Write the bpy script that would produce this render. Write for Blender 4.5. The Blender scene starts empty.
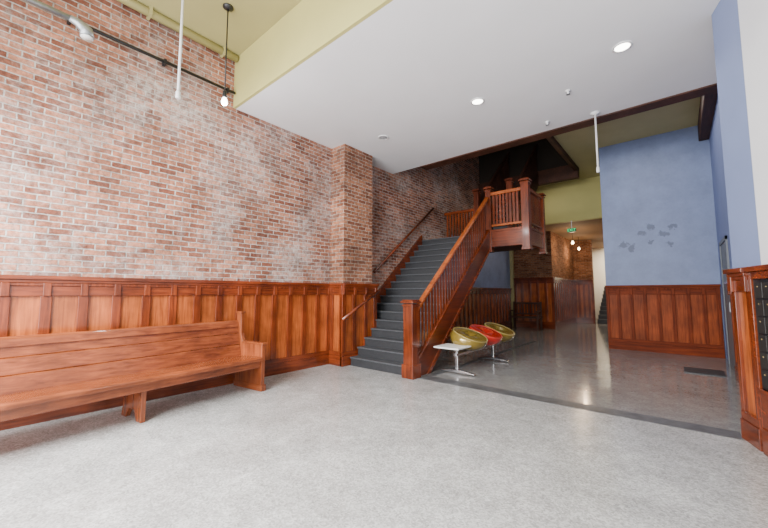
import bpy, math, random
from mathutils import Vector, Euler, Matrix
random.seed(4)
SC=bpy.context.scene
COL=SC.collection

# ------------------------------------------------------------ materials
def nt(name):
    m=bpy.data.materials.new(name); m.use_nodes=True
    n=m.node_tree.nodes; l=m.node_tree.links
    b=n.get('Principled BSDF')
    return m,n,l,b
def plain(name,col,rough=.5,metal=0.0,coat=0.0,var=.06,scale=6.0,bump=0.0,emis=None,es=0):
    m,n,l,b=nt(name)
    g=n.new('ShaderNodeNewGeometry')
    no=n.new('ShaderNodeTexNoise'); no.inputs['Scale'].default_value=scale; no.inputs['Detail'].default_value=5
    l.new(g.outputs['Position'],no.inputs['Vector'])
    r=n.new('ShaderNodeValToRGB')
    r.color_ramp.elements[0].position=.3; r.color_ramp.elements[1].position=.7
    r.color_ramp.elements[0].color=(*[max(0,c*(1-var)) for c in col],1)
    r.color_ramp.elements[1].color=(*[min(1,c*(1+var)) for c in col],1)
    l.new(no.outputs['Fac'],r.inputs['Fac']); l.new(r.outputs['Color'],b.inputs['Base Color'])
    b.inputs['Roughness'].default_value=rough; b.inputs['Metallic'].default_value=metal
    b.inputs['Coat Weight'].default_value=coat
    if bump:
        bp=n.new('ShaderNodeBump'); bp.inputs['Strength'].default_value=bump; bp.inputs['Distance'].default_value=.01
        l.new(no.outputs['Fac'],bp.inputs['Height']); l.new(bp.outputs['Normal'],b.inputs['Normal'])
    if emis:
        b.inputs['Emission Color'].default_value=(*emis,1); b.inputs['Emission Strength'].default_value=es
    return m
def wood(name,dark,light,axis,rough=.25,coat=.4,vmin=.58,vmax=1.25,spec=.35):
    m,n,l,b=nt(name)
    g=n.new('ShaderNodeNewGeometry'); mp=n.new('ShaderNodeMapping')
    s=[16,16,16]; s['XYZ'.index(axis)]=1.0
    mp.inputs['Scale'].default_value=s
    l.new(g.outputs['Position'],mp.inputs['Vector'])
    no=n.new('ShaderNodeTexNoise'); no.inputs['Scale'].default_value=2.2; no.inputs['Detail'].default_value=8
    no.inputs['Roughness'].default_value=.6; no.inputs['Distortion'].default_value=.5
    l.new(mp.outputs['Vector'],no.inputs['Vector'])
    r=n.new('ShaderNodeValToRGB'); e=r.color_ramp.elements
    e[0].position=.25; e[0].color=(*dark,1); e[1].position=.66; e[1].color=(*light,1)
    l.new(no.outputs['Fac'],r.inputs['Fac'])
    n2=n.new('ShaderNodeTexNoise'); n2.inputs['Scale'].default_value=3.0; n2.inputs['Detail'].default_value=5
    l.new(g.outputs['Position'],n2.inputs['Vector'])
    mr=n.new('ShaderNodeMapRange'); mr.inputs['From Min'].default_value=.3; mr.inputs['From Max'].default_value=.7
    mr.inputs['To Min'].default_value=vmin; mr.inputs['To Max'].default_value=vmax
    l.new(n2.outputs['Fac'],mr.inputs['Value'])
    mx=n.new('ShaderNodeVectorMath'); mx.operation='SCALE'
    l.new(r.outputs['Color'],mx.inputs[0]); l.new(mr.outputs['Result'],mx.inputs['Scale'])
    l.new(mx.outputs['Vector'],b.inputs['Base Color'])
    b.inputs['Roughness'].default_value=rough; b.inputs['Coat Weight'].default_value=coat; b.inputs['Coat Roughness'].default_value=.1
    b.inputs['Specular IOR Level'].default_value=spec
    bp=n.new('ShaderNodeBump'); bp.inputs['Strength'].default_value=.1; bp.inputs['Distance'].default_value=.003
    l.new(no.outputs['Fac'],bp.inputs['Height']); l.new(bp.outputs['Normal'],b.inputs['Normal'])
    return m
def brickmat(name,c1,c2,mort,wash,washamt=.55,lo=.42,hi=.66,wash2=.2):
    m,n,l,b=nt(name)
    g=n.new('ShaderNodeNewGeometry'); sx=n.new('ShaderNodeSeparateXYZ'); l.new(g.outputs['Position'],sx.inputs[0])
    ad=n.new('ShaderNodeMath'); ad.operation='ADD'; l.new(sx.outputs['X'],ad.inputs[0]); l.new(sx.outputs['Y'],ad.inputs[1])
    cx=n.new('ShaderNodeCombineXYZ'); l.new(ad.outputs[0],cx.inputs['X']); l.new(sx.outputs['Z'],cx.inputs['Y'])
    nw=n.new('ShaderNodeTexNoise'); nw.inputs['Scale'].default_value=11; nw.inputs['Detail'].default_value=4; l.new(g.outputs['Position'],nw.inputs['Vector'])
    vs=n.new('ShaderNodeVectorMath'); vs.operation='SCALE'; vs.inputs['Scale'].default_value=.018
    l.new(nw.outputs['Color'],vs.inputs[0])
    va=n.new('ShaderNodeVectorMath'); va.operation='ADD'; l.new(cx.outputs[0],va.inputs[0]); l.new(vs.outputs[0],va.inputs[1])
    bt=n.new('ShaderNodeTexBrick'); l.new(va.outputs[0],bt.inputs['Vector'])
    bt.inputs['Scale'].default_value=1; bt.inputs['Brick Width'].default_value=.19; bt.inputs['Row Height'].default_value=.064
    bt.inputs['Mortar Size'].default_value=.007; bt.inputs['Mortar Smooth'].default_value=.25; bt.inputs['Bias'].default_value=-.1
    bt.inputs['Color1'].default_value=(*c1,1); bt.inputs['Color2'].default_value=(*c2,1); bt.inputs['Mortar'].default_value=(*mort,1)
    nd=n.new('ShaderNodeTexNoise'); nd.inputs['Scale'].default_value=1.7; nd.inputs['Detail'].default_value=5; nd.inputs['Roughness'].default_value=.65
    mpd=n.new('ShaderNodeMapping'); mpd.inputs['Location'].default_value=(13.1,4.7,9.3); l.new(g.outputs['Position'],mpd.inputs['Vector']); l.new(mpd.outputs[0],nd.inputs['Vector'])
    rd=n.new('ShaderNodeMapRange'); rd.inputs['From Min'].default_value=.35; rd.inputs['From Max'].default_value=.65; rd.inputs['To Min'].default_value=.62; rd.inputs['To Max'].default_value=1.22
    l.new(nd.outputs['Fac'],rd.inputs['Value'])
    nf=n.new('ShaderNodeTexNoise'); nf.inputs['Scale'].default_value=20; nf.inputs['Detail'].default_value=6; nf.inputs['Roughness'].default_value=.74
    l.new(g.outputs['Position'],nf.inputs['Vector'])
    rf=n.new('ShaderNodeMapRange'); rf.inputs['From Min'].default_value=.34; rf.inputs['From Max'].default_value=.66
    rf.inputs['To Min'].default_value=.5; rf.inputs['To Max'].default_value=1.48
    l.new(nf.outputs['Fac'],rf.inputs['Value'])
    mm=n.new('ShaderNodeMath'); mm.operation='MULTIPLY'; l.new(rf.outputs[0],mm.inputs[0]); l.new(rd.outputs[0],mm.inputs[1])
    sc=n.new('ShaderNodeVectorMath'); sc.operation='SCALE'; l.new(bt.outputs['Color'],sc.inputs[0]); l.new(mm.outputs[0],sc.inputs['Scale'])
    n1=n.new('ShaderNodeTexNoise'); n1.inputs['Scale'].default_value=1.0; n1.inputs['Detail'].default_value=9; n1.inputs['Roughness'].default_value=.72
    l.new(g.outputs['Position'],n1.inputs['Vector'])
    r1=n.new('ShaderNodeMapRange'); r1.inputs['From Min'].default_value=lo; r1.inputs['From Max'].default_value=hi
    r1.inputs['To Max'].default_value=washamt; r1.inputs['To Min'].default_value=.06; l.new(n1.outputs['Fac'],r1.inputs['Value'])
    n3=n.new('ShaderNodeTexNoise'); n3.inputs['Scale'].default_value=15; n3.inputs['Detail'].default_value=7; n3.inputs['Roughness'].default_value=.75; l.new(g.outputs['Position'],n3.inputs['Vector'])
    r3=n.new('ShaderNodeMapRange'); r3.inputs['From Min'].default_value=.42; r3.inputs['From Max'].default_value=.62; r3.inputs['To Min'].default_value=wash2; l.new(n3.outputs['Fac'],r3.inputs['Value'])
    mu=n.new('ShaderNodeMath'); mu.operation='MULTIPLY'; l.new(r1.outputs[0],mu.inputs[0]); l.new(r3.outputs[0],mu.inputs[1])
    mx=n.new('ShaderNodeMix'); mx.data_type='RGBA'
    l.new(mu.outputs[0],mx.inputs['Factor']); l.new(sc.outputs[0],mx.inputs['A']); mx.inputs['B'].default_value=(*wash,1)
    l.new(mx.outputs['Result'],b.inputs['Base Color'])
    b.inputs['Roughness'].default_value=.9
    b.inputs['Specular IOR Level'].default_value=.2
    inv=n.new('ShaderNodeMath'); inv.operation='SUBTRACT'; inv.inputs[0].default_value=1; l.new(bt.outputs['Fac'],inv.inputs[1])
    a2=n.new('ShaderNodeMath'); a2.operation='MULTIPLY_ADD'; l.new(nf.outputs['Fac'],a2.inputs[0]); a2.inputs[1].default_value=.7; l.new(inv.outputs[0],a2.inputs[2])
    bp=n.new('ShaderNodeBump'); bp.inputs['Strength'].default_value=1.0; bp.inputs['Distance'].default_value=.02
    l.new(a2.outputs[0],bp.inputs['Height']); l.new(bp.outputs['Normal'],b.inputs['Normal'])
    return m
def floormat(name,base,dark,light,rough,spec=.5,stain=(.5,.5,.5),stainamt=.3,sp=55,lite=(.6,.6,.6),liteamt=.4):
    m,n,l,b=nt(name)
    g=n.new('ShaderNodeNewGeometry')
    cur=None; nb0=None
    rgb=n.new('ShaderNodeRGB'); rgb.outputs[0].default_value=(*base,1); cur=rgb.outputs[0]
    for sc_,off,col,amt,lo_,hi_ in ((.8,0,stain,stainamt,.42,.60),(2.4,31.7,lite,liteamt,.46,.64),(6.5,77.1,stain,stainamt*.8,.48,.66)):
        mp=n.new('ShaderNodeMapping'); mp.inputs['Location'].default_value=(off,off,0); l.new(g.outputs['Position'],mp.inputs['Vector'])
        nb=n.new('ShaderNodeTexNoise'); nb.inputs['Scale'].default_value=sc_; nb.inputs['Detail'].default_value=11; nb.inputs['Roughness'].default_value=.74
        nb.inputs['Distortion'].default_value=.5
        l.new(mp.outputs[0],nb.inputs['Vector'])
        if nb0 is None: nb0=nb
        rb=n.new('ShaderNodeMapRange'); rb.inputs['From Min'].default_value=lo_; rb.inputs['From Max'].default_value=hi_; rb.inputs['To Max'].default_value=amt
        l.new(nb.outputs['Fac'],rb.inputs['Value'])
        mx=n.new('ShaderNodeMix'); mx.data_type='RGBA'; l.new(rb.outputs[0],mx.inputs['Factor']); l.new(cur,mx.inputs['A']); mx.inputs['B'].default_value=(*col,1)
        cur=mx.outputs['Result']
    for s_,a_,b_ in ((sp,dark,light),(sp*.55,.92,1.06)):
        v=n.new('ShaderNodeTexVoronoi'); v.inputs['Scale'].default_value=s_; l.new(g.outputs['Position'],v.inputs['Vector'])
        sep=n.new('ShaderNodeSeparateColor'); l.new(v.outputs['Color'],sep.inputs[0])
        mr=n.new('ShaderNodeMapRange'); mr.inputs['To Min'].default_value=a_; mr.inputs['To Max'].default_value=b_; l.new(sep.outputs[0],mr.inputs['Value'])
        sc=n.new('ShaderNodeVectorMath'); sc.operation='SCALE'; l.new(cur,sc.inputs[0]); l.new(mr.outputs[0],sc.inputs['Scale'])
        cur=sc.outputs[0]
    l.new(cur,b.inputs['Base Color'])
    rr=n.new('ShaderNodeMapRange'); rr.inputs['From Min'].default_value=.3; rr.inputs['From Max'].default_value=.7
    rr.inputs['To Min'].default_value=rough*.7; rr.inputs['To Max'].default_value=rough*1.35
    l.new(nb0.outputs['Fac'],rr.inputs['Value']); l.new(rr.outputs[0],b.inputs['Roughness'])
    b.inputs['Specular IOR Level'].default_value=spec
    return m
def bluepaint(name,col,dark,centers):
    m,n,l,b=nt(name)
    g=n.new('ShaderNodeNewGeometry')
    a=n.new('ShaderNodeTexNoise'); a.inputs['Scale'].default_value=2.2; a.inputs['Detail'].default_value=8; a.inputs['Roughness'].default_value=.72
    l.new(g.outputs['Position'],a.inputs['Vector'])
    r=n.new('ShaderNodeValToRGB'); e=r.color_ramp.elements
    e[0].position=.34; e[0].color=(*[c*.84 for c in col],1); e[1].position=.66; e[1].color=(*[min(1,c*1.13) for c in col],1)
    l.new(a.outputs['Fac'],r.inputs['Fac'])
    p=n.new('ShaderNodeTexNoise'); p.inputs['Scale'].default_value=9; p.inputs['Detail'].default_value=6; p.inputs['Roughness'].default_value=.7
    l.new(g.outputs['Position'],p.inputs['Vector'])
    su=n.new('ShaderNodeVectorMath'); su.operation='SUBTRACT'; l.new(p.outputs['Color'],su.inputs[0]); su.inputs[1].default_value=(.5,.5,.5)
    ss=n.new('ShaderNodeVectorMath'); ss.operation='SCALE'; ss.inputs['Scale'].default_value=.30; l.new(su.outputs[0],ss.inputs[0])
    pa=n.new('ShaderNodeVectorMath'); pa.operation='ADD'; l.new(g.outputs['Position'],pa.inputs[0]); l.new(ss.outputs[0],pa.inputs[1])
    last=None
    for c in centers:
        su2=n.new('ShaderNodeVectorMath'); su2.operation='SUBTRACT'; l.new(pa.outputs[0],su2.inputs[0]); su2.inputs[1].default_value=c[:3]
        ml=n.new('ShaderNodeVectorMath'); ml.operation='MULTIPLY'; l.new(su2.outputs[0],ml.inputs[0]); ml.inputs[1].default_value=(1/c[3],.0,1/c[4])
        d=n.new('ShaderNodeVectorMath'); d.operation='LENGTH'; l.new(ml.outputs[0],d.inputs[0])
        if last is None: last=d.outputs['Value']
        else:
            mn=n.new('ShaderNodeMath'); mn.operation='MINIMUM'; l.new(last,mn.inputs[0]); l.new(d.outputs['Value'],mn.inputs[1]); last=mn.outputs[0]
    if last is not None:
        rp=n.new('ShaderNodeMapRange'); rp.inputs['From Min'].default_value=1.25; rp.inputs['From Max'].default_value=.8; rp.inputs['To Max'].default_value=.75
        l.new(last,rp.inputs['Value'])
        mx=n.new('ShaderNodeMix'); mx.data_type='RGBA'; l.new(rp.outputs[0],mx.inputs['Factor']); l.new(r.outputs['Color'],mx.inputs['A']); mx.inputs['B'].default_value=(*dark,1)
        l.new(mx.outputs['Result'],b.inputs['Base Color'])
    else: l.new(r.outputs['Color'],b.inputs['Base Color'])
    b.inputs['Roughness'].default_value=.5
    return m

M={}
M['brick']=brickmat('aged_brick',(.17,.052,.028),(.47,.195,.115),(.40,.355,.32),(.59,.53,.49),.78,.47,.65)
M['brick2']=brickmat('red_brown_pillar_brick',(.16,.05,.024),(.41,.165,.085),(.36,.29,.235),(.48,.40,.35),.35,.5,.7)
M['brick3']=brickmat('corridor_brown_brick',(.20,.07,.03),(.40,.18,.09),(.26,.20,.15),(.3,.25,.2),.3,.5,.7)
WD=((.05,.009,.0035),(.215,.039,.009))
WL=((.16,.031,.008),(.44,.106,.023))
for ax in 'XYZ':
    M['wood'+ax]=wood('dark_cherry_wood_'+ax.lower(),*WD,ax)
    M['pan'+ax]=wood('orange_fir_panel_'+ax.lower(),*WL,ax)
    M['stair'+ax]=wood('darker_cherry_'+ax.lower(),(.035,.007,.003),(.15,.027,.007),ax,.35,.15)  # darker cherry tone for the stringer and rear newel posts
    M['dpan'+ax]=wood('red_brown_panel_'+ax.lower(),(.10,.018,.005),(.29,.058,.013),ax,.5,.0,.7,1.2,.12)
    M['dfr'+ax]=wood('red_brown_batten_'+ax.lower(),(.05,.009,.004),(.19,.033,.008),ax,.55,.0,.8,1.2,.1)
    M['pew'+ax]=wood('pew_oak_'+ax.lower(),(.095,.020,.007),(.27,.066,.019),ax,.22,.45,.6,1.2)
    M['deep'+ax]=wood('deep_brown_wood_'+ax.lower(),(.025,.009,.005),(.08,.025,.011),ax,.6,0)
M['floorf']=floormat('light_terrazzo',(.40,.395,.385),.70,1.2,.20,.6,(.26,.255,.245),.6,95,(.54,.535,.52),.55)
M['floorb']=floormat('polished_concrete',(.25,.246,.238),.74,1.2,.12,.65,(.15,.147,.14),.6,85,(.34,.335,.325),.5)
M['stripe']=plain('dark_slate_inlay',(.085,.087,.09),.4,var=.35,scale=9)
M['white']=plain('white_ceiling_paint',(.77,.77,.79),.8,var=.02,scale=2)
M['yel']=plain('olive_yellow_paint',(.46,.42,.155),.7,var=.05,scale=2)
M['yel2']=plain('muted_olive_ceiling_paint',(.35,.315,.135),.75,var=.05,scale=2)
M['olive']=plain('olive_back_ceiling_paint',(.45,.395,.19),.75,var=.06,scale=2)
M['blue']=bluepaint('worn_blue_paint',(.15,.195,.34),(.05,.065,.12),[(-.92,9.48,2.32,.09,.06),(-.76,9.48,2.24,.05,.08),(-.58,9.48,2.56,.09,.05),(-.40,9.48,2.68,.06,.08),(-.20,9.48,2.50,.08,.05),(-.04,9.48,2.64,.06,.05),(-.42,9.48,2.34,.05,.04),(-.10,9.48,2.30,.06,.04)])
M['blue2']=bluepaint('plain_blue_paint',(.20,.28,.50),(.1,.1,.2),[])
M['lav']=plain('side_wall_blue_paint',(.17,.215,.42),.7,var=.06,scale=2)
M['lav2']=plain('periwinkle_paint',(.19,.24,.41),.6,var=.04,scale=2)
M['pale']=plain('whitish_paint',(.70,.71,.73),.6,var=.03,scale=2)
M['cream']=plain('cream_paint',(.72,.68,.58),.6,var=.03,scale=2)
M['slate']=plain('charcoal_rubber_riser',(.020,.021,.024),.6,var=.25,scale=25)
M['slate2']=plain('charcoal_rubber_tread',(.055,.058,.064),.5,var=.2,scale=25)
M['black']=plain('black_metal',(.010,.010,.012),.4,var=.2)
M['mbox']=plain('dark_bronze_mailbox_door',(.022,.020,.019),.5,.2,var=.2)
M['grey']=plain('grey_door_paint',(.13,.145,.165),.5,var=.06)
M['dk']=plain('shaft_shade_plaster',(.02,.014,.010),.9)  # stairwell darkness put into the near-black wall colour
M['brownp']=plain('brown_corridor_plaster',(.20,.12,.06),.8)
M['chrome']=plain('brushed_chrome',(.75,.76,.78),.2,1.0,var=.03)
M['galv']=plain('galvanised_steel',(.34,.36,.38),.4,.8,var=.1,scale=30)
M['lam']=plain('white_laminate',(.78,.78,.76),.3,var=.02)
M['gold']=plain('olive_gold_vinyl',(.25,.17,.028),.2,.3,.6,var=.15,scale=14)
M['red']=plain('glossy_red_vinyl',(.45,.015,.01),.18,0,.6,var=.08,scale=14)
M['goldr']=plain('pale_gold_edge',(.33,.25,.08),.3,.1,.3)
M['redr']=plain('bright_red_edge',(.50,.035,.02),.3,0,.3)
M['brass']=plain('dull_brass',(.5,.38,.18),.4,1.0)
M['glow']=plain('lit_lamp_lens',(1,.97,.9),.3,emis=(1,.95,.85),es=14)
M['glow2']=plain('lit_warm_bulb',(1,.8,.5),.3,emis=(1,.75,.45),es=18)
M['lensoff']=plain('dim_lens',(.35,.35,.37),.3)
M['exitg']=plain('exit_green',(.02,.5,.15),.4,emis=(.05,.9,.3),es=1.2)
M['exitw']=plain('exit_dark_housing',(.03,.10,.05),.4)
M['plastic']=plain('white_plastic',(.7,.7,.7),.4)

# ------------------------------------------------------------ mesh helpers
def mk(name,verts,faces,mats,midx=None,parent=None,base=(0,0,0),bevel=0,smooth=False,kind=None):
    me=bpy.data.meshes.new(name)
    B=Vector(base)
    me.from_pydata([tuple(Vector(v)-B) for v in verts],[],faces)
    if not isinstance(mats,(list,tuple)): mats=[mats]
    for m in mats: me.materials.append(M[m] if isinstance(m,str) else m)
    if midx:
        for p,i in zip(me.polygons,midx): p.material_index=i
    if smooth:
        for p in me.polygons: p.use_smooth=True
    me.update()
    o=bpy.data.objects.new(name,me); COL.objects.link(o)
    if parent: o.parent=parent
    else: o.location=B
    if bevel:
        b=o.modifiers.new('bevel','BEVEL'); b.width=bevel; b.segments=2; b.limit_method='ANGLE'
    if kind: o['kind']=kind
    return o
BF=[(0,3,2,1),(4,5,6,7),(0,1,5,4),(1,2,6,5),(2,3,7,6),(3,0,4,7)]
def boxvf(x0,x1,y0,y1,z0,z1):
    x0,x1=sorted((x0,x1));y0,y1=sorted((y0,y1));z0,z1=sorted((z0,z1))
    return [(x0,y0,z0),(x1,y0,z0),(x1,y1,z0),(x0,y1,z0),(x0,y0,z1),(x1,y0,z1),(x1,y1,z1),(x0,y1,z1)]
def boxes(name,bl,mats,**k):
    V=[];F=[];I=[]
    for b in bl:
        n=len(V); V+=boxvf(*b[:6]); F+=[tuple(i+n for i in f) for f in BF]; I+=[b[6] if len(b)>6 else 0]*6
    return mk(name,V,F,mats,I,**k)
def box(name,x0,x1,y0,y1,z0,z1,mat,**k): return boxes(name,[(x0,x1,y0,y1,z0,z1)],mat,**k)
def prism(name,poly,axis,lo,hi,mat,**k):
    def P(a,b,t): return {'X':(t,a,b),'Y':(a,t,b),'Z':(a,b,t)}[axis]
    n=len(poly); V=[P(a,b,lo) for a,b in poly]+[P(a,b,hi) for a,b in poly]
    F=[tuple(range(n))[::-1],tuple(range(n,2*n))]+[(i,(i+1)%n,(i+1)%n+n,i+n) for i in range(n)]
    o=mk(name,V,F,mat,**k)
    import bmesh
    bm=bmesh.new(); bm.from_mesh(o.data); bmesh.ops.recalc_face_normals(bm,faces=bm.faces); bm.to_mesh(o.data); bm.free()
    return o
def tube(name,pts,r,mat,seg=14,**k):
    V=[];F=[]
    pts=[Vector(p) for p in pts]
    for i,p in enumerate(pts):
        t=(pts[min(i+1,len(pts)-1)]-pts[max(i-1,0)]).normalized()
        a=t.cross(Vector((0,0,1)))
        if a.length<.05: a=t.cross(Vector((1,0,0)))
        a.normalize(); b=t.cross(a)
        rr=r[i] if isinstance(r,(list,tuple)) else r
        for s in range(seg):
            an=2*math.pi*s/seg; V.append(tuple(p+a*math.cos(an)*rr+b*math.sin(an)*rr))
    for i in range(len(pts)-1):
        for s in range(seg):
            F.append((i*seg+s,i*seg+(s+1)%seg,(i+1)*seg+(s+1)%seg,(i+1)*seg+s))
    F.append(tuple(range(seg))[::-1]); F.append(tuple(range((len(pts)-1)*seg,len(pts)*seg)))
    o=mk(name,V,F,mat,**k)
    for p in o.data.polygons:
        if len(p.vertices)==4: p.use_smooth=True
    return o
def lathe(name,c,prof,mat,seg=24,**k):
    V=[];F=[]
    for r,z in prof:
        for s in range(seg):
            a=2*math.pi*s/seg; V.append((c[0]+r*math.cos(a),c[1]+r*math.sin(a),c[2]+z))
    for i in range(len(prof)-1):
        for s in range(seg): F.append((i*seg+s,i*seg+(s+1)%seg,(i+1)*seg+(s+1)%seg,(i+1)*seg+s))
    F.append(tuple(range(seg))[::-1]); F.append(tuple(range((len(prof)-1)*seg,len(prof)*seg)))
    o=mk(name,V,F,mat,**k)
    for p in o.data.polygons:
        if len(p.vertices)==4: p.use_smooth=True
    return o
def empty(name,loc,label,cat,group=None):
    e=bpy.data.objects.new(name,None); COL.objects.link(e); e.location=loc; e.empty_display_size=.1
    e['label']=label; e['category']=cat
    if group: e['group']=group
    return e
S='structure'
H=4.7; HD=3.95; XL=-4.85; XR=.62; XN=.40; YE=20.0; XRW=1.8
# ------------------------------------------------------------ shell
box('floor',XL-.2,XRW,-1.6,4.33,-.1,0,'floorf',kind=S)
box('floor_inner',XL-.2,XR+.2,4.33,YE+.2,-.1,0,'floorb',kind=S)
boxes('trim_1',[(-3.0,XN-.06,4.33,4.56,0,.003),(-3.0,-2.9,4.56,9.5,0,.003)],'stripe',kind=S)
boxes('wall_left',[(XL-.25,XL,-1.6,8.6,0,7),(XL,-4.5,4.22,4.97,0,HD,2),(XL-.25,XL,8.6,13.2,2.9,7,0),(XL-.25,XL,8.6,13.2,0,2.9,1)],['brick','blue2','brick2'],kind=S)
boxes('wall_right',[(XR,XR+.2,4.4,9.6,0,7,0)],['lav'],kind=S)
boxes('wall_back',[(-1.30,XR+.2,9.48,11.5,0,H,0),(-1.30,-1.2,11.5,YE,0,H,1)],['blue','cream'],kind=S)
box('ceiling_front',XL-.2,XRW,-1.6,2.34,H,H+.1,'yel2',kind=S)
boxes('ceiling_dropped',[(XL,XRW,2.36,6.05,HD,HD+.2,0),(XL,XRW,2.32,2.36,HD,H,1)],['white','yel'],kind=S)
boxes('ceiling_back',[(-2.0,XR+.2,6.05,11.9,H,H+.1,0),(XL,-2.0,10.6,11.9,H,H+.1,0),(XL,-1.2,11.8,11.95,3.45,H,1),(XL,-1.2,11.95,YE+.2,3.45,3.5,2)],['olive','yel','brownp'],kind=S)
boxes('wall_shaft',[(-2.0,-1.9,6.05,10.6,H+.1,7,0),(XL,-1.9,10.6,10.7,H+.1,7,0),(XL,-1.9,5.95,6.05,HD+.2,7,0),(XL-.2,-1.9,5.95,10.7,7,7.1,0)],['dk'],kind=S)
boxes('trim_2',[(-4.1,XR,6.05,6.3,HD-.02,HD+.3)],'deepX',kind=S,bevel=.01)
boxes('trim_3',[(-2.04,-1.95,6.3,10.6,4.58,H+.1),(XL,-1.95,10.5,10.68,4.4,H+.1)],'deepY',kind=S,bevel=.01)
boxes('trim_4',[(XR-.16,XR,6.3,9.48,4.35,H)],'deepY',kind=S,bevel=.01)
XC=-3.4
boxes('wall_corridor',[(XL,XC,13.2,YE,0,3.5,0)],['brick3'],kind=S)
boxes('wall_end',[(XC,-1.2,YE,YE+.2,0,3.5,0)],['cream'],kind=S)
boxes('wall_front',[(XL,XRW,-1.75,-1.6,0,.35),(XL,XRW,-1.75,-1.6,4.1,H),(XL,XL+.2,-1.75,-1.6,.35,4.1),(XRW-.3,XRW,-1.75,-1.6,.35,4.1)],'cream',kind=S)
boxes('window_1',[(-3.2,-3.12,-1.72,-1.64,.35,4.1),(-1.5,-1.42,-1.72,-1.64,.35,4.1),(XL+.2,XRW-.3,-1.72,-1.64,2.9,2.98)],'deepZ',kind=S)

# ------------------------------------------------------------ wainscot
def wains(name,p0,al,L,nm,h=1.42,pitch=.3,st=.085,pm='panZ',fm=None):
    p0=Vector((*p0,0)); al=Vector((*al,0)); nm=Vector((*nm,0))
    V=[];F=[];I=[]
    def B(s0,s1,n0,n1,z0,z1,mi):
        k=len(V)
        for z in (z0,z1):
            for s_,n_ in ((s0,n0),(s1,n0),(s1,n1),(s0,n1)):
                q=p0+al*s_+nm*n_; V.append((q.x,q.y,z))
        F.extend([tuple(i+k for i in f) for f in BF]); I.extend([mi]*6)
    B(0,L,0,.022,.1,h-.06,2)
    B(0,L,0,.06,.0,.17,1); B(0,L,0,.05,.17,.24,1)
    B(0,L,0,.052,h-.20,h-.10,1); B(0,L,0,.065,h-.10,h-.07,0)
    B(-.01,L+.01,0,.095,h-.04,h,1); B(0,L,0,.075,h-.07,h-.04,1)
    n=max(1,round(L/pitch)); w=L/n
    for i in range(n+1):
        c=min(max(i*w,st/2),L-st/2)
        B(c-st/2,c+st/2,0,.048,.24,h-.20,0)
        B(c-.03,c+.03,.05,.072,h-.20,h-.07,0)
    alongm='woodY' if abs(al.y)>.5 else 'woodX'
    o=mk(name,V,F,fm or ['woodZ',alongm,pm],I,kind=S,bevel=.004)
    import bmesh
    bm=bmesh.new(); bm.from_mesh(o.data); bmesh.ops.recalc_face_normals(bm,faces=bm.faces); bm.to_mesh(o.data); bm.free()
    return o
wains('trim_5',(XL,-1.5),(0,1),5.70,(1,0),pitch=.285)
wains('trim_6',(-4.5,4.16),(0,1),.9,(1,0),pitch=.3)
wains('trim_7',(XL+.05,4.22),(1,0),.34,(0,-1),pitch=.34)
wains('trim_8',(XL,8.3),(0,1),4.7,(1,0),pitch=.26)
wains('trim_9',(-1.30,9.48),(1,0),1.90,(0,-1),pitch=.24,h=1.42,st=.06,fm=['dfrZ','dfrX','dpanZ'])
wains('trim_10',(XR,5.0),(0,1),2.4,(-1,0),pitch=.3)
wains('trim_15',(XC,13.2),(0,1),3.25,(1,0),pitch=.26,h=1.8)
wains('trim_16',(XC,16.5),(1,0),.72,(0,-1),pitch=.18,h=1.8)
wains('trim_17',(XL+.12,13.2),(1,0),1.38,(0,-1),pitch=.28,h=1.8)
boxes('wall_partition',[(XC,-2.70,16.5,16.65,0,3.5,0)],['brick3'],kind=S)
boxes('trim_14',[(XL,XL+.12,13.08,13.2,0,3.45)],'olive',kind=S,bevel=.005)
boxes('door_1',[(XR-.012,XR,7.75,8.75,0,2.1,0),(XR-.025,XR,7.69,7.75,0,2.16,0),(XR-.025,XR,8.75,8.81,0,2.16,0),(XR-.025,XR,7.69,8.81,2.1,2.16,0),(XR-.03,XR-.012,7.82,7.86,.95,1.1,1)],['grey','galv'],kind=S)

# splayed near-right wall
PV=(XN,4.42,0); AN=math.radians(15)
def splay(o): o.rotation_euler=(0,0,AN); return o
splay(boxes('wall_entry',[(XN,XN+.25,4.02,4.42,0,HD+.1,0),(XN,XN+.25,-1.75,4.02,0,H+.1,1)],['lav2','pale'],kind=S,base=PV))
splay(boxes('wall_return',[(XN,XR+.25,4.42,4.50,0,H,0)],['lav2'],kind=S,base=PV))
ad=(math.sin(AN),-math.cos(AN)); an_=(-math.cos(AN),-math.sin(AN))
wains('trim_11',(XN,4.42),ad,.30,an_,h=1.46,pitch=.30,st=.055)
splay(boxes('trim_13',[(XN-.05,XN,4.08,4.12,0,1.42),(XN-.05,XN,1.5,4.08,0,.5),(XN-.05,XN,1.5,4.08,1.36,1.42),(XN-.085,XN,1.5,4.12,1.42,1.46),(XN-.06,XN,1.5,4.08,0,.2),(XN-.06,XN,1.5,4.08,.46,.5)],'woodY',kind=S,bevel=.004,base=PV))

# ------------------------------------------------------------ staircase
NR=17
SY=4.34; LZ=2.55; TR=2.821/(NR-1); RI=LZ/NR; SLP=RI/TR; XO=-3.08
st=empty('staircase',(-3.8,SY,0),'wooden staircase with charcoal steps and slatted cherry balustrade','staircase')
sb=dict(parent=st,base=(-3.8,SY,0))
def nos(y): return SLP*(y-SY)+RI
for i in range(NR):
    y=SY+i*TR; z=i*RI
    xl=-4.42 if y+TR<5.1 else XL+.03
    last=(i==NR-1)
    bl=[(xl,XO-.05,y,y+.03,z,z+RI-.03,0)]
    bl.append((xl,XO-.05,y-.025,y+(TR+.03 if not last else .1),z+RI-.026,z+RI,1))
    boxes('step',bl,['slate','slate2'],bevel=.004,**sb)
YT=SY+(NR-1)*TR
prism('soffit',[(SY+.25,0.0),(SY+.33,0.0),(YT,LZ-.36),(YT,LZ-.30)],'X',XL+.03,XO-.06,'deepY',**sb)
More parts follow.
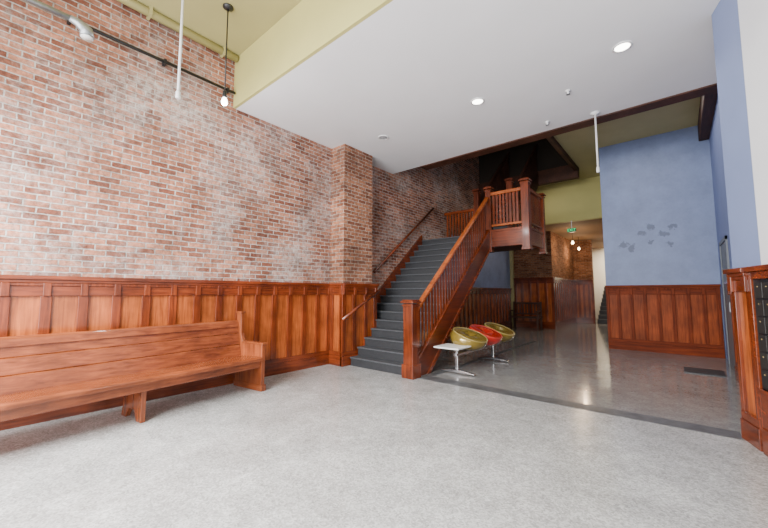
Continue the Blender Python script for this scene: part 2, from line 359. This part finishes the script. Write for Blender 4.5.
prism('stringer',[(SY+.03,0),(SY+.36,0),(YT-.02,nos(YT)-.36),(YT-.02,nos(YT)+.04),(SY+.03,nos(SY)+.06)],'X',XO-.045,XO+.02,'stairY',bevel=.006,**sb)
prism('stringer_moulding',[(SY+.05,nos(SY)+.04),(SY+.05,nos(SY)+.09),(YT-.02,nos(YT)+.07),(YT-.02,nos(YT)+.02)],'X',XO-.055,XO+.03,'woodY',bevel=.005,**sb)
prism('stringer_lower_edge',[(SY+.30,-.0),(SY+.40,0),(YT-.02,nos(YT)-.40),(YT-.02,nos(YT)-.33)],'X',XO-.05,XO+.035,'woodY',bevel=.005,**sb)
prism('wall_stringer',[(5.1,nos(5.1)-.25),(YT,nos(YT)-.25),(YT,nos(YT)+.14),(5.1,nos(5.1)+.14)],'X',XL+.002,XL+.045,'woodY',bevel=.004,**sb)
def rail(y0,y1,x,off,name='handrail'):
    prism(name,[(y0,nos(y0)+off-.07),(y1,nos(y1)+off-.07),(y1,nos(y1)+off),(y0,nos(y0)+off)],'X',x-.045,x+.045,'panY',bevel=.014,**sb)
rail(SY+.05,YT-.05,XO-.01,.82)
y=SY+.15
while y<YT-.1:
    prism('baluster',[(y-.024,nos(y-.024)+.06),(y+.024,nos(y+.024)+.06),(y+.024,nos(y+.024)+.76),(y-.024,nos(y-.024)+.76)],'X',XO-.014,XO+.0,'woodZ',**sb)
    y+=.092
def newel(x,y,z0,z1,w,drop=False,mat='woodZ'):
    h=w/2
    bl=[(x-h,x+h,y-h,y+h,z0,z1-.06),
        (x-h-.015,x+h+.015,y-h-.015,y+h+.015,z1-.10,z1-.075),
        (x-h-.03,x+h+.03,y-h-.03,y+h+.03,z1-.05,z1-.02),
        (x-h-.01,x+h+.01,y-h-.01,y+h+.01,z1-.02,z1)]
    if not drop: bl.append((x-h-.02,x+h+.02,y-h-.02,y+h+.02,z0,z0+.2))
    else: bl.append((x-h-.012,x+h+.012,y-h-.012,y+h+.012,z0,z0+.05))
    boxes('newel_post',bl,mat,bevel=.006,**sb)
newel(XO-.03,SY-.03,0,1.15,.17)
newel(XO,YT+.03,2.12,3.56,.12,True)
XQ=-2.3; YB=8.25
newel(XQ,YT+.03,2.12,3.58,.15,True)
newel(XQ,YB,2.12,3.5,.12,True)
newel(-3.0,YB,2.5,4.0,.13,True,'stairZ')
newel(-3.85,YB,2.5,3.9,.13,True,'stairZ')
boxes('landing_platform',[(XL+.03,XQ+.02,YT+.05,YB+.02,LZ-.04,LZ,0),(XL+.03,XQ,YT+.08,YB,LZ-.30,LZ-.04,1)],['slate','deepX'],bevel=.004,**sb)
boxes('landing_fascia',[(XO+.04,XQ-.06,YT,YT+.06,LZ-.30,LZ+.03),(XO+.04,XQ-.06,YT-.015,YT+.07,LZ+.0,LZ+.05),(XO+.04,XQ-.06,YT-.015,YT+.07,LZ-.32,LZ-.27)],'woodX',bevel=.005,**sb)
boxes('landing_fascia',[(XQ-.03,XQ+.03,YT+.1,YB-.06,LZ-.30,LZ+.03),(XQ-.04,XQ+.045,YT+.1,YB-.06,LZ,LZ+.05),(XQ-.04,XQ+.045,YT+.1,YB-.06,LZ-.32,LZ-.27)],'woodY',bevel=.005,**sb)
RT=3.42
def lr(x0,x1,y0,y1,mat,i):
    box('handrail',x0,x1,y0,y1,RT-.07,RT,mat,bevel=.012,**sb)
    box('bottom_rail',x0+(.02 if i else 0),x1-(.02 if i else 0),y0+(0 if i else .02),y1-(0 if i else .02),LZ+.12,LZ+.17,mat,bevel=.008,**sb)
lr(XO+.05,XQ-.07,YT-.02,YT+.07,'panX',0)
lr(XQ-.04,XQ+.05,YT+.1,YB-.06,'woodY',1)
lr(XL+.05,-3.9,YB-.04,YB+.05,'woodX',0)
lr(-2.94,XQ-.06,YB-.04,YB+.05,'woodX',0)
def bal(x,y,ax=0):
    a,b=(.023,.012) if ax==0 else (.012,.026)
    box('baluster',x-a,x+a,y-b,y+b,LZ+.17,RT-.06,'woodZ',**sb)
x=XO+.11
while x<XQ-.1: bal(x,YT+.025); x+=.072
y=YT+.17
while y<YB-.08: bal(XQ,y,1); y+=.085
x=XL+.14
while x<-3.93: bal(x,YB); x+=.085
x=-2.88
while x<XQ-.08: bal(x,YB); x+=.085
for i in range(11):
    y=YB+.05+i*.21; z=LZ+i*.186
    box('upper_step',-3.8,-3.05,y,y+.25,z+.12,z+.186,'black',**sb)
for xa in (-3.04,-3.86):
    prism('upper_stringer',[(YB+.05,LZ-.2),(YB+.05,LZ+.25),(YB+2.3,LZ+2.25),(YB+2.3,LZ+1.85)],'X',xa,xa+.06,'deepY',**sb)
    prism('upper_handrail',[(YB+.05,LZ+1.0),(YB+.05,LZ+1.07),(YB+2.3,LZ+3.07),(YB+2.3,LZ+3.0)],'X',xa,xa+.06,'deepY',**sb)
    for j in range(20):
        y=YB+.16+j*.107; zz=LZ+.2+(y-YB-.05)*.889
        box('upper_baluster',xa+.015,xa+.045,y-.026,y+.026,zz,zz+.82,'deepZ',**sb)
prism('upper_soffit',[(YB+.05,LZ-.08),(YB+.05,LZ-.04),(YB+2.3,LZ+1.99),(YB+2.3,LZ+1.95)],'X',-3.80,-3.04,'black',**sb)

def wrail(name,p,q,xw,label):
    e=empty(name,p,label,'handrail')
    tube('rail',[p,q],.026,'woodY',parent=e,base=p)
    for t in (.15,.88):
        c=Vector(p).lerp(Vector(q),t)
        tube('bracket',[(xw,c.y,c.z-.07),(c.x-.0,c.y,c.z-.07),(c.x,c.y,c.z-.02)],.008,'black',seg=8,parent=e,base=p)
wrail('wall_handrail',(XL+.09,5.32,1.68),(XL+.09,7.62,3.44),XL,'round wooden handrail bracketed to the brick wall above the stairs')
wrail('wall_handrail.001',(-4.34,4.05,.80),(-4.34,5.0,1.30),-4.44,'short wooden handrail mounted on the panelled brick pillar')

# ------------------------------------------------------------ pew
pb=(-4.4,2.44,0)
pew=empty('church_pew',pb,'long worn red-brown wooden church pew against panelled brick wall','bench')
pew.rotation_euler=(0,0,math.radians(7))
k=dict(parent=pew,base=pb)
Y0,Y1=-1.2,2.44
prism('seat',[(-4.12,.385),(-4.12,.42),(-4.16,.435),(-4.35,.425),(-4.6,.41),(-4.6,.375)],'Y',Y0,Y1,'pewY',bevel=.006,**k)
box('seat_apron',-4.19,-4.16,Y0,Y1,.30,.385,'pewY',bevel=.005,**k)
def lean(z): return -4.57-(z-.40)*.22
bds=[(.40,.555),(.56,.70),(.705,.80)]
for a,b in bds:
    prism('backrest_board',[(lean(a),a),(lean(b),b),(lean(b)-.028,b),(lean(a)-.028,a)],'Y',Y0,Y1,'pewY',bevel=.005,**k)
prism('top_rail',[(lean(.79)+.018,.79),(lean(.87)+.02,.865),(lean(.87)-.0,.88),(lean(.87)-.045,.87),(lean(.79)-.04,.79)],'Y',Y0,Y1,'pewY',bevel=.008,**k)
def endp(y):
    prism('end_panel',[(-4.14,0),(-4.14,.585),(-4.52,.585),(-4.56,.62),(-4.59,.70),(-4.60,.98),(-4.70,.98),(-4.70,0)],'Y',y,y+.055,'pewZ',bevel=.008,**k)
    boxes('arm_cap',[(-4.54,-4.11,y-.015,y+.07,.585,.61)],'pewX',bevel=.006,**k)
    boxes('post_cap',[(-4.715,-4.585,y-.012,y+.067,.975,1.0)],'pewX',bevel=.006,**k)
    boxes('end_foot',[(-4.71,-4.12,y-.01,y+.065,0,.08)],'pewX',bevel=.006,**k)
endp(Y1); endp(Y0-.05)
for y in (1.1,-.1):
    prism('leg',[(-4.19,0),(-4.19,.37),(-4.55,.37),(-4.58,.16),(-4.62,0),(-4.52,0),(-4.45,.1),(-4.33,.1),(-4.29,0)],'Y',y,y+.045,'pewZ',bevel=.005,**k)

# ------------------------------------------------------------ tandem seating
SX=-2.72
tb=(SX,5.8,0)
ts=empty('tandem_seating',tb,'gold, red and gold shell seats with white table on metal beam','chairs')
k=dict(parent=ts,base=tb)
boxes('beam',[(SX-.025,SX+.025,4.92,6.7,.27,.31)],'chrome',bevel=.006,**k)
def ped(y):
    boxes('pedestal',[(SX-.025,SX+.025,y-.02,y+.02,.03,.28)],'chrome',bevel=.006,**k)
    prism('pedestal_foot',[(SX-.30,.015),(SX+.30,.015),(SX+.30,.03),(SX+.06,.06),(SX-.06,.06),(SX-.30,.03)],'Y',y-.028,y+.028,'chrome',bevel=.006,**k)
    for sgn in (-1,1):
        lathe('glide',(SX+sgn*.27,y,0),[(.02,0),(.022,.006),(.014,.018)],'black',seg=12,parent=ts,base=tb)
ped(4.98); ped(6.35)
box('table_top',SX-.26,SX+.17,4.72,5.15,.40,.425,'lam',bevel=.008,**k)
boxes('table_bracket',[(SX-.02,SX+.02,4.96,5.0,.28,.40)],'chrome',bevel=.004,**k)
def shell(yc,colr):
    nth,nr=48,20
    PH=math.radians(118)
    TI=math.radians(8)
    def pt(th,r):
        c,s=math.cos(th),math.sin(th)
        R=max(0,min(1,r)); ph=R*PH*(1-.22*max(0,c))
        rad=math.sin(ph)
        cz=.175
        x=.29*c*rad; y=.335*s*rad
        z=cz*(1-math.cos(ph))
        if c<0: z+=.05*(-c)*max(0,(R-.5)*2)
        dx,dz=x,z-cz
        x2=dx*math.cos(TI)+dz*math.sin(TI); z2=-dx*math.sin(TI)+dz*math.cos(TI)+cz
        return Vector((SX+x2,yc+y,.32+z2))
    rim=[pt(2*math.pi*i/nth,.985) for i in range(nth)]
    ctr=sum(rim,Vector())/nth
    par=bpy.data.objects.new('seat',None); COL.objects.link(par); par.parent=ts; par.location=Vector((SX,yc,.33))-Vector(tb)
    par['label']='%s moulded bucket seat'%colr
    B=(SX,yc,.33)
    def padpt(i,r):
        p=ctr.lerp(rim[i],r*.96)
        return p+Vector((0,0,-.035*(1-r**2)+.028*math.sin(math.pi*r)))
    def surf(name,mat,fn,cp,thick,lab):
        V=[];F=[]
        for j in range(1,nr+1):
            for i in range(nth): V.append(tuple(fn(i,j/nr)))
        V.append(tuple(cp))
        for j in range(nr-1):
            for i in range(nth): F.append((j*nth+i,j*nth+(i+1)%nth,(j+1)*nth+(i+1)%nth,(j+1)*nth+i))
        for i in range(nth): F.append((len(V)-1,(i+1)%nth,i)[::-1])
        o=mk(name,V,F,mat,parent=par,base=B,smooth=True)
        s=o.modifiers.new('s','SOLIDIFY'); s.thickness=thick; s.offset=0
        b=o.modifiers.new('sub','SUBSURF'); b.levels=1; b.render_levels=1
        o['label']=lab
        return o
    surf('shell',colr,lambda i,r: pt(2*math.pi*i/nth,r),pt(0,0),.016,'%s glossy moulded outer shell'%colr)
    surf('seat_pad',colr,padpt,ctr+Vector((0,0,-.035)),.02,'%s padded cushion inside shell'%colr)
    V=[];F=[];seg=8
    pts=[pt(2*math.pi*i/nth,1.0) for i in range(nth)]
    for i,p in enumerate(pts):
        t=(pts[(i+1)%nth]-pts[i-1]).normalized(); a=t.cross(Vector((0,0,1))).normalized(); b=t.cross(a)
        for s_ in range(seg):
            an=2*math.pi*s_/seg; V.append(tuple(p+a*math.cos(an)*.010+b*math.sin(an)*.010))
    for i in range(nth):
        for s_ in range(seg): F.append((i*seg+s_,i*seg+(s_+1)%seg,((i+1)%nth)*seg+(s_+1)%seg,((i+1)%nth)*seg+s_))
    mk('rim',V,F,colr+'r',parent=par,base=B,smooth=True)
    boxes('seat_mount',[(SX-.08,SX+.08,yc-.08,yc+.08,.305,.345)],'black',parent=par,base=B,bevel=.004)
shell(5.40,'gold'); shell(6.02,'red'); shell(6.64,'gold')

# ------------------------------------------------------------ dark wooden bench at the far end of the hall
hb=(-4.1,12.4,0)
he=empty('hall_bench',hb,'dark brown slatted wooden bench standing by the panelled wall','bench')
k=dict(parent=he,base=hb)
box('seat',-4.6,-3.6,12.15,12.6,.40,.45,'deepX',bevel=.008,**k)
for x in (-4.55,-3.65):
    box('leg',x-.03,x+.03,12.18,12.24,0,.62,'deepZ',bevel=.004,**k)
    box('leg',x-.03,x+.03,12.55,12.61,0,.95,'deepZ',bevel=.004,**k)
    box('armrest',x-.035,x+.035,12.15,12.6,.62,.655,'deepY',bevel=.006,**k)
box('back_rail',-4.58,-3.62,12.56,12.60,.86,.93,'deepX',bevel=.006,**k)
box('back_rail',-4.58,-3.62,12.56,12.60,.50,.55,'deepX',bevel=.006,**k)
for i in range(8): box('back_slat',-4.46+i*.1,-4.42+i*.1,12.57,12.59,.55,.86,'deepZ',**k)

# ------------------------------------------------------------ lamps
def downlight(x,y,lit,label):
    e=empty('recessed_downlight',(x,y,HD),label,'ceiling light',None)
    lathe('trim_ring',(x,y,HD),[(.095,.005),(.095,-.008),(.075,-.012),(.072,-.002),(.072,.005)],'plastic',parent=e,base=(x,y,HD))
    lathe('lens',(x,y,HD),[(.07,.001),(.07,-.006),(.001,-.006)],'glow' if lit else 'lensoff',parent=e,base=(x,y,HD))
    if lit:
        l=bpy.data.lights.new('downlight_lamp','SPOT'); l.energy=48; l.spot_size=2.3; l.spot_blend=.8; l.shadow_soft_size=.07; l.color=(1,.95,.88)
        o=bpy.data.objects.new('downlight_lamp',l); COL.objects.link(o); o.parent=e; o.location=(0,0,-.03)
downlight(-.34,4.46,True,'round lit recessed light in white dropped ceiling')
downlight(-2.04,4.46,True,'round lit recessed light in white dropped ceiling')
downlight(-3.80,4.48,False,'dim recessed ceiling fixture near brick pillar')

def pendant(name,x,y,zt,zb,mat,label,bulb=True):
    e=empty(name,(x,y,zt),label,'pendant light')
    b=(x,y,zt)
    lathe('canopy',(x,y,zt),[(.06,.005),(.06,-.015),(.015,-.035)],mat,parent=e,base=b)
    tube('stem',[(x,y,zt-.02),(x,y,zb+.1)],.008 if bulb else .013,mat,seg=8,parent=e,base=b)
    lathe('socket',(x,y,zb),[(.012,.12),(.022,.10),(.024,.04),(.02,.03)][::-1],mat,seg=16,parent=e,base=b)
    if bulb:
        lathe('bulb',(x,y,zb),[(.001,-.065),(.025,-.055),(.036,-.03),(.034,-.005),(.02,.03)],'glow',seg=16,parent=e,base=b)
        l=bpy.data.lights.new('bulb_lamp','POINT'); l.energy=20; l.shadow_soft_size=.04
        o=bpy.data.objects.new('bulb_lamp',l); COL.objects.link(o); o.parent=e; o.location=(0,0,zb-zt-.12)
pendant('pendant_lamp',-3.99,1.80,H,3.52,'black','bare bulb on thin black stem below yellow ceiling')
pendant('pendant_lamp.001',-3.85,1.26,H,3.22,'plastic','slim white hanging rod below yellow ceiling',False)
pendant('pendant_lamp.002',-.83,5.9,HD,3.0,'plastic','slim white hanging rod below white ceiling edge',False)

e=empty('conduit_spotlight',(-4.2,.62,3.72),'grey steel pipe with round spotlight head by brick wall','spotlight')
b=(-4.2,.62,3.72)
tube('pipe',[(-4.2,-1.6,3.80),(-4.2,.46,3.80)],.026,'galv',parent=e,base=b)
tube('lamp_head',[(-4.2,.44,3.80),(-4.2,.50,3.79),(-4.2,.56,3.75),(-4.2,.57,3.69)],[.03,.04,.055,.058],'galv',parent=e,base=b)
lathe('lens',(-4.2,.57,3.68),[(.045,.01),(.05,0),(.001,-.004)],'lam',parent=e,base=b)
e=empty('wall_conduit',(XL+.05,1.5,4.12),'thin black conduit clipped along the top of brick wall','pipe')
b=(XL+.05,1.5,4.12)
tube('pipe',[(XL+.07,-1.5,4.14),(XL+.07,2.3,4.14)],.018,'black',parent=e,base=b)
for y in (-.5,.5,1.4,2.2): box('clip',XL,XL+.09,y-.015,y+.015,4.11,4.17,'black',parent=e,base=b)
e=empty('ceiling_pipe',(XL+.12,1.0,H-.05),'olive painted pipe along the ceiling above brick wall','pipe')
b=(XL+.12,1.0,H-.05)
tube('pipe',[(XL+.1,-1.5,H-.05),(XL+.1,2.3,H-.05)],.05,'yel2',parent=e,base=b)
for y in (-.8,.2,1.2,2.1): box('clip',XL+.03,XL+.17,y-.015,y+.015,H-.105,H,'yel2',parent=e,base=b)

def sprink(x,y,z,label):
    e=empty('ceiling_sprinkler',(x,y,z),label,'sprinkler')
    lathe('escutcheon',(x,y,z),[(.035,.02),(.035,-.008),(.015,-.012),(.013,-.04),(.004,-.05)],'plastic',seg=16,parent=e,base=(x,y,z))
    lathe('deflector',(x,y,z),[(.025,-.056),(.025,-.052),(.004,-.05)],'galv',seg=16,parent=e,base=(x,y,z))
sprink(-1.46,5.73,HD,'small white sprinkler head on white ceiling')
sprink(-1.0,5.0,HD,'small white sprinkler head on white ceiling')

boxes('floor_mat',[(-.02,.46,7.35,7.85,0,.012)]+[(-.02,.46,7.37+i*.06,7.40+i*.06,.012,.017) for i in range(8)],'black')
fm=bpy.data.objects['floor_mat']; fm['label']='black ribbed rubber mat lying on polished concrete'; fm['category']='mat'

# ------------------------------------------------------------ mailboxes (on the splayed wall)
mb=PV
mbx=empty('mailbox_panel',mb,'black wall mailbox bank with small brass locks','mailboxes')
mbx.rotation_euler=(0,0,AN)
box('frame',XN-.035,XN,2.3,4.075,.5,1.36,'black',parent=mbx,base=mb,bevel=.003)
rows=6; cols=14
d0=None
for r in range(rows):
    for c in range(cols):
        y=2.35+c*.122; z=.53+r*.136
        if d0 is None:
            d0=box('mailbox_door',XN-.045,XN-.035,y,y+.108,z,z+.122,'mbox',parent=mbx,base=mb,bevel=.003); oy,oz=y,z
            l0=tube('lock',[(XN-.045,y+.054,z+.09),(XN-.050,y+.054,z+.09)],.006,'brass',seg=10,parent=d0,base=mb)
        else:
            d=d0.copy(); COL.objects.link(d); d.location=(0,y-oy,z-oz)
            q=l0.copy(); COL.objects.link(q); q.parent=d

# ------------------------------------------------------------ exit sign
ex=empty('exit_sign',(-2.42,11.74,3.45),'green illuminated EXIT sign under yellow header','sign')
eb=(-2.42,11.74,3.45)
box('housing',-2.54,-2.30,11.72,11.78,3.10,3.22,'exitw',parent=ex,base=eb,bevel=.005)
box('hanger',-2.43,-2.41,11.74,11.76,3.22,3.46,'plastic',parent=ex,base=eb)
box('hanger_arm',-2.43,-2.41,11.74,11.82,3.44,3.46,'plastic',parent=ex,base=eb)
cu=bpy.data.curves.new('exit_text','FONT'); cu.body='EXIT'; cu.size=.115; cu.extrude=.003; cu.align_x='CENTER'; cu.align_y='CENTER'
to=bpy.data.objects.new('tmp_text',cu); COL.objects.link(to)
bpy.context.view_layer.update()
tm=bpy.data.meshes.new_from_object(to.evaluated_get(bpy.context.evaluated_depsgraph_get()))
bpy.data.objects.remove(to)
tm.materials.clear(); tm.materials.append(M['exitg'])
lo=bpy.data.objects.new('lettering',tm); COL.objects.link(lo); lo.parent=ex; lo.rotation_euler=(math.pi/2,0,0); lo.location=(0,-.025,-.29)

fs=empty('corridor_steps',(-2.2,YE-2.6,0),'short flight of dark steps in the bright corridor opening','steps')
b=(-2.2,YE-2.6,0)
for i in range(9): box('step',-2.65,-1.34,YE-3.3+i*.26,YE-.05,i*.17,(i+1)*.17,'slate',parent=fs,base=b,bevel=.005)
for i,(x,y,z) in enumerate([(-2.75,13.4,3.0),(-2.95,15.4,3.0)]):
    e=empty('hanging_bulb',(x,y,3.45),'small glowing warm bulb hanging in the corridor','pendant light')
    tube('cord',[(x,y,3.455),(x,y,z+.05)],.006,'black',seg=6,parent=e,base=(x,y,3.45))
    lathe('bulb',(x,y,z),[(.001,-.06),(.035,-.045),(.045,-.01),(.02,.05)],'glow2',seg=14,parent=e,base=(x,y,3.45))
    l=bpy.data.lights.new('bulb_lamp','POINT'); l.energy=24; l.color=(1,.70,.42); l.shadow_soft_size=.05
    o=bpy.data.objects.new('bulb_lamp',l); COL.objects.link(o); o.parent=e; o.location=(0,0,z-3.45-.15)

# ------------------------------------------------------------ lighting
w=bpy.data.worlds.new('w'); SC.world=w; w.use_nodes=True
w.node_tree.nodes['Background'].inputs[0].default_value=(.94,.96,1,1); w.node_tree.nodes['Background'].inputs[1].default_value=1.5
def area(loc,rot,sx,sy,e,col=(1,1,1)):  # area lamps: daylight at the storefront, plus fill added indoors
    l=bpy.data.lights.new('daylight_and_fill','AREA'); l.shape='RECTANGLE'; l.size=sx; l.size_y=sy; l.energy=e; l.color=col
    o=bpy.data.objects.new('daylight_and_fill',l); COL.objects.link(o); o.location=loc; o.rotation_euler=rot; return o
area((-2.1,-1.9,2.3),(math.radians(90),0,0),5,3.6,640,(.99,.99,1))
area((-2.9,-1.45,2.8),(math.radians(22),0,0),2.4,1.0,700,(.97,.985,1))  # extra lamp added inside the front wall to brighten the near-left floor
area((-3.2,8.2,6.8),(0,0,0),1.5,2.5,4,(1,.8,.6))  # faint warm fill added high in the stairwell shaft, no window there
area((-.6,7.6,4.65),(0,0,0),1.6,1.8,42,(1,.97,.92))  # soft fill added under the back ceiling, without a fixture
area((-3.6,10.8,4.6),(0,0,0),1.5,.5,22,(1,.92,.8))  # unseen fill lamp added by the ceiling behind the landing
area((-2.0,YE-1.2,3.4),(0,0,0),.8,1.5,150,(1,.9,.72))  # added lamp brightening the cream corridor end, no window there

# ------------------------------------------------------------ camera
cam=bpy.data.cameras.new('camera'); cam.sensor_width=36; cam.lens=349*36/768; cam.clip_start=.05
co=bpy.data.objects.new('camera',cam); COL.objects.link(co)
co.location=(0,0,1.25); co.rotation_euler=(math.radians(94.75),0,math.radians(40.2))
SC.camera=co
